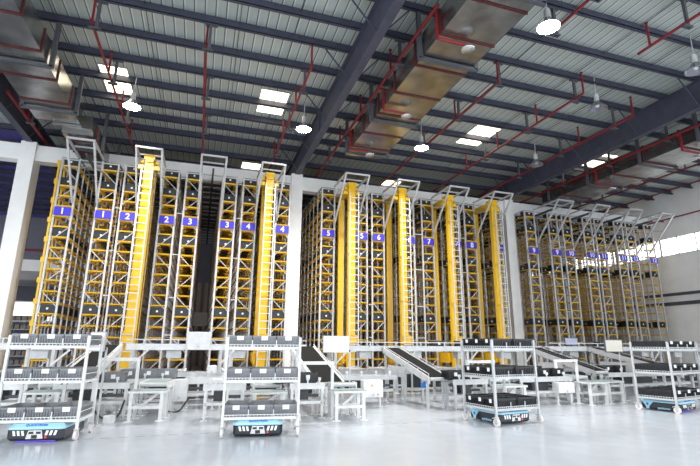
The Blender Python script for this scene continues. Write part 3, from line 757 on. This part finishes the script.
for i in (1.5,):
    p = W((-1.24,11.0), R(-7), -i, .70, .733); put_tote(('conveyor_tote', .42, .34, .23, M['tote_grey_lit'], 'totes waiting on the station conveyors', dict(ribs=9, lab=(.09,.09), lz=.6)), p, R(-7), '%s dark grey tote of the queue right of the far left cart' % ('third' if i < 2 else 'last'))
station('behind the second cart', 1.22, 10.15, R(-4), M['white'], M['tote_grey_lit'], 0, tote=None, nf=False, rollL=.9, beltL=.9)
station('right of the second cart', 2.96, 9.96, R(-3), M['white'], M['black'], 0, tote='black', rollL=.80, beltL=.30)
station('behind the turned third cart', 7.45, 10.2, R(2), M['pale'], M['black'], 0, tote='black', rollL=1.05)
station('between the third and far right carts', 10.56, 10.6, R(4), M['pale'], M['black'], 0, tote='black', rollL=1.9)
p = (11.35,11.15,.733)
picking_table('pale picking table beside the far right cart', 11.4, 10.75, .55, .5, .61, R(6))
# monitors
monitor('white monitor at the right edge of the far left cart', -1.98, 10.7, 1.62, .34, .33, R(-38), 'screen', 0, .16)
monitor('bright white monitor beside the black incline, right of the second cart', 3.13, 10.62, 1.60, .57, .33, R(-6), 'screen', 0)
monitor('cream monitor left of the far right cart', 12.08, 11.0, 1.61, .72, .33, R(6), 'cream', 0)
monitor('lavender screen standing on the line in front of aisle 10', 13.62, 14.3, 1.76, .6, .24, R(3), 'lav', 1.53, .1)
# consoles and cabinets
t = cabinet('large white console panel standing on the overhead line before aisle 3', -.29, 13.975, 1.42, .62, .50, .12, 0, False, False)
cabinet('white floor cabinet with round handle under the overhead line', -.50, 12.35, .22, .34, .52, .22)
cabinet('narrow white cabinet seen left of the second cart', .42, 12.45, .30, .28, .42, .2)
cabinet('white cabinet seen through the second cart', .80, 11.9, .22, .34, .50, .2)
cabinet('white cabinet with yellow warning triangle right of the bright monitor', 4.22, 11.75, .24, .56, .44, .22, 0, True)
cabinet('small white terminal box under the overhead line, aisle 3', .3, 13.3, .80, .24, .22, .12, 0, False)
cabinet('pale motor cabinet at the end of the roller line before the far right cart', 9.62, 10.75, .32, .55, .28, .25)
# totes on the overhead and ground lines
for i, (x, y, z) in enumerate([(4.35,14.45,1.535),(7.9,14.45,1.515),(8.9,14.45,1.515),(10.2,14.45,1.515),(15.2,14.45,1.535),(17.2,14.45,1.535),(18.4,14.45,1.535)]):
    put_tote(TK(M['black'],'black totes on the overhead lines'), (x,y,z), 0, 'black tote riding the overhead line, %s tote from the left' % ORD[i])
for i, (x, y, z) in enumerate([(8.0,12.45,.745),(8.55,12.45,.745),(9.6,12.45,.745),(10.2,12.45,.745)]):
    put_tote(TK(M['black'],'black totes on the floor roller line'), (x,y,z), 0, 'black tote on the floor roller line behind the third cart, %s from the left' % ORD[i])
for i, (x, y) in enumerate([(12.9,12.28),(13.5,12.31),(15.9,12.43),(16.4,12.46)]):
    put_tote(TK(M['black'],'black totes on the right floor roller line'), (x,y,.745), R(3), 'black tote on the roller line behind the far right cart, %s from the left' % ORD[i])
for i in range(3):
    put_tote(TK(M['tote_grey_lit'],'grey totes on the rear roller line'), W((-1.75,12.5),R(-3),.24+i*.42,.25,.745), R(-3), 'dark grey tote on the rear roller line behind the left station, %s from the left' % ORD[i])
# small floor things
tag(MB().box(-1.72,-1.5,10.95,11.15,.05,.18).build('floor_box', M['white']), 'small white junction box low under the station right of the far left cart', 'box').location.z = -.05
tag(MB().box(2.0,2.22,10.15,10.35,0,.14).build('floor_box', M['cream']), 'small cream junction box on the floor right of the second cart', 'box')
def cable(label, pts):
    P = [Vector(p) for p in pts]; P = [P[0]]+P+[P[-1]]; out = []
    for a,b,c,d in zip(P,P[1:],P[2:],P[3:]):
        for i in range(6):
            t = i/6; out.append(.5*((2*b)+(c-a)*t+(2*a-5*b+4*c-d)*t*t+(3*b-a-3*c+d)*t**3))
    out.append(P[-1]); o = MB().path(out, .02, 8).build('power_cable', M['black']); tag(o, label, 'cable')
cable('black cable looping under the station right of the far left cart', [(-2.1,11.4,.5),(-1.95,11.3,.2),(-1.75,11.25,.05),(-1.5,11.2,.08),(-1.4,11.3,.4)])
cable('black cable hanging beside the round-handled floor cabinet', [(-.62,12.3,.5),(-.7,12.2,.2),(-.55,12.15,.03),(-.3,12.2,.03),(-.1,12.5,.3)])
# shelving in the neighbouring hall
for i, x in enumerate((-13.6,-11.6,-9.6)):
    t = thing('shelving_unit', 'grey shelving of brown bins in the neighbouring hall, %s bay' % ORD[i], 'shelving', (x,31.5,0), 0, 'shelving in the neighbouring hall')
    for xx in (-.95,.95):
        for yy in (0,.6): MB().box(xx-.03,xx+.03,yy-.03,yy+.03,0,2.9).build('post', M['grey'], t)
    for z in (.3,.8,1.3,1.8,2.3,2.8):
        s = MB().box(-.95,.95,0,.6,z,z+.03).build('shelf', M['grey'], t)
        b = MB()
        for q in range(6): b.box(-.9+q*.3,-.66+q*.3,-.02,.5,z+.03,z+.3)
        b.build('bin_row', M['bin'], s)
# floor joint
j = MB()
x = -2.0
while x < 12: j.box(x,x+.16,9.29,9.305,0,.0012); x += .27
struct('trim_1', j, M['dgrey'], 'thin dashed joint line in the floor')

# ================================================================ LIGHT AND CAMERA
w = bpy.data.worlds.new('daylight'); SC.world = w; w.use_nodes = True
w.node_tree.nodes['Background'].inputs[0].default_value = (.90,.95,1,1); w.node_tree.nodes['Background'].inputs[1].default_value = 2.3
SC.view_settings.view_transform = 'Standard'; SC.view_settings.look = 'None'; SC.view_settings.gamma = 1; SC.view_settings.use_curve_mapping = False
SC.view_settings.exposure = .5
F, yaw, pitch, roll = 451.7, .3145, .2417, .0070
cam = bpy.data.cameras.new('camera'); cam.sensor_fit = 'HORIZONTAL'; cam.sensor_width = 36; cam.lens = F/700*36; cam.clip_end = 200
co = bpy.data.objects.new('camera', cam); COL.objects.link(co); SC.camera = co
cy, sy, cp, sp_ = math.cos(yaw), math.sin(yaw), math.cos(pitch), math.sin(pitch)
fw = Vector((sy*cp, cy*cp, sp_)); rt_ = Vector((cy,-sy,0)); up = rt_.cross(fw)
r2 = rt_*math.cos(roll)+up*math.sin(roll); u2 = -rt_*math.sin(roll)+up*math.cos(roll)
m4 = Matrix((r2, u2, -fw)).transposed().to_4x4(); m4.translation = Vector((0,0,1.6)); co.matrix_world = m4
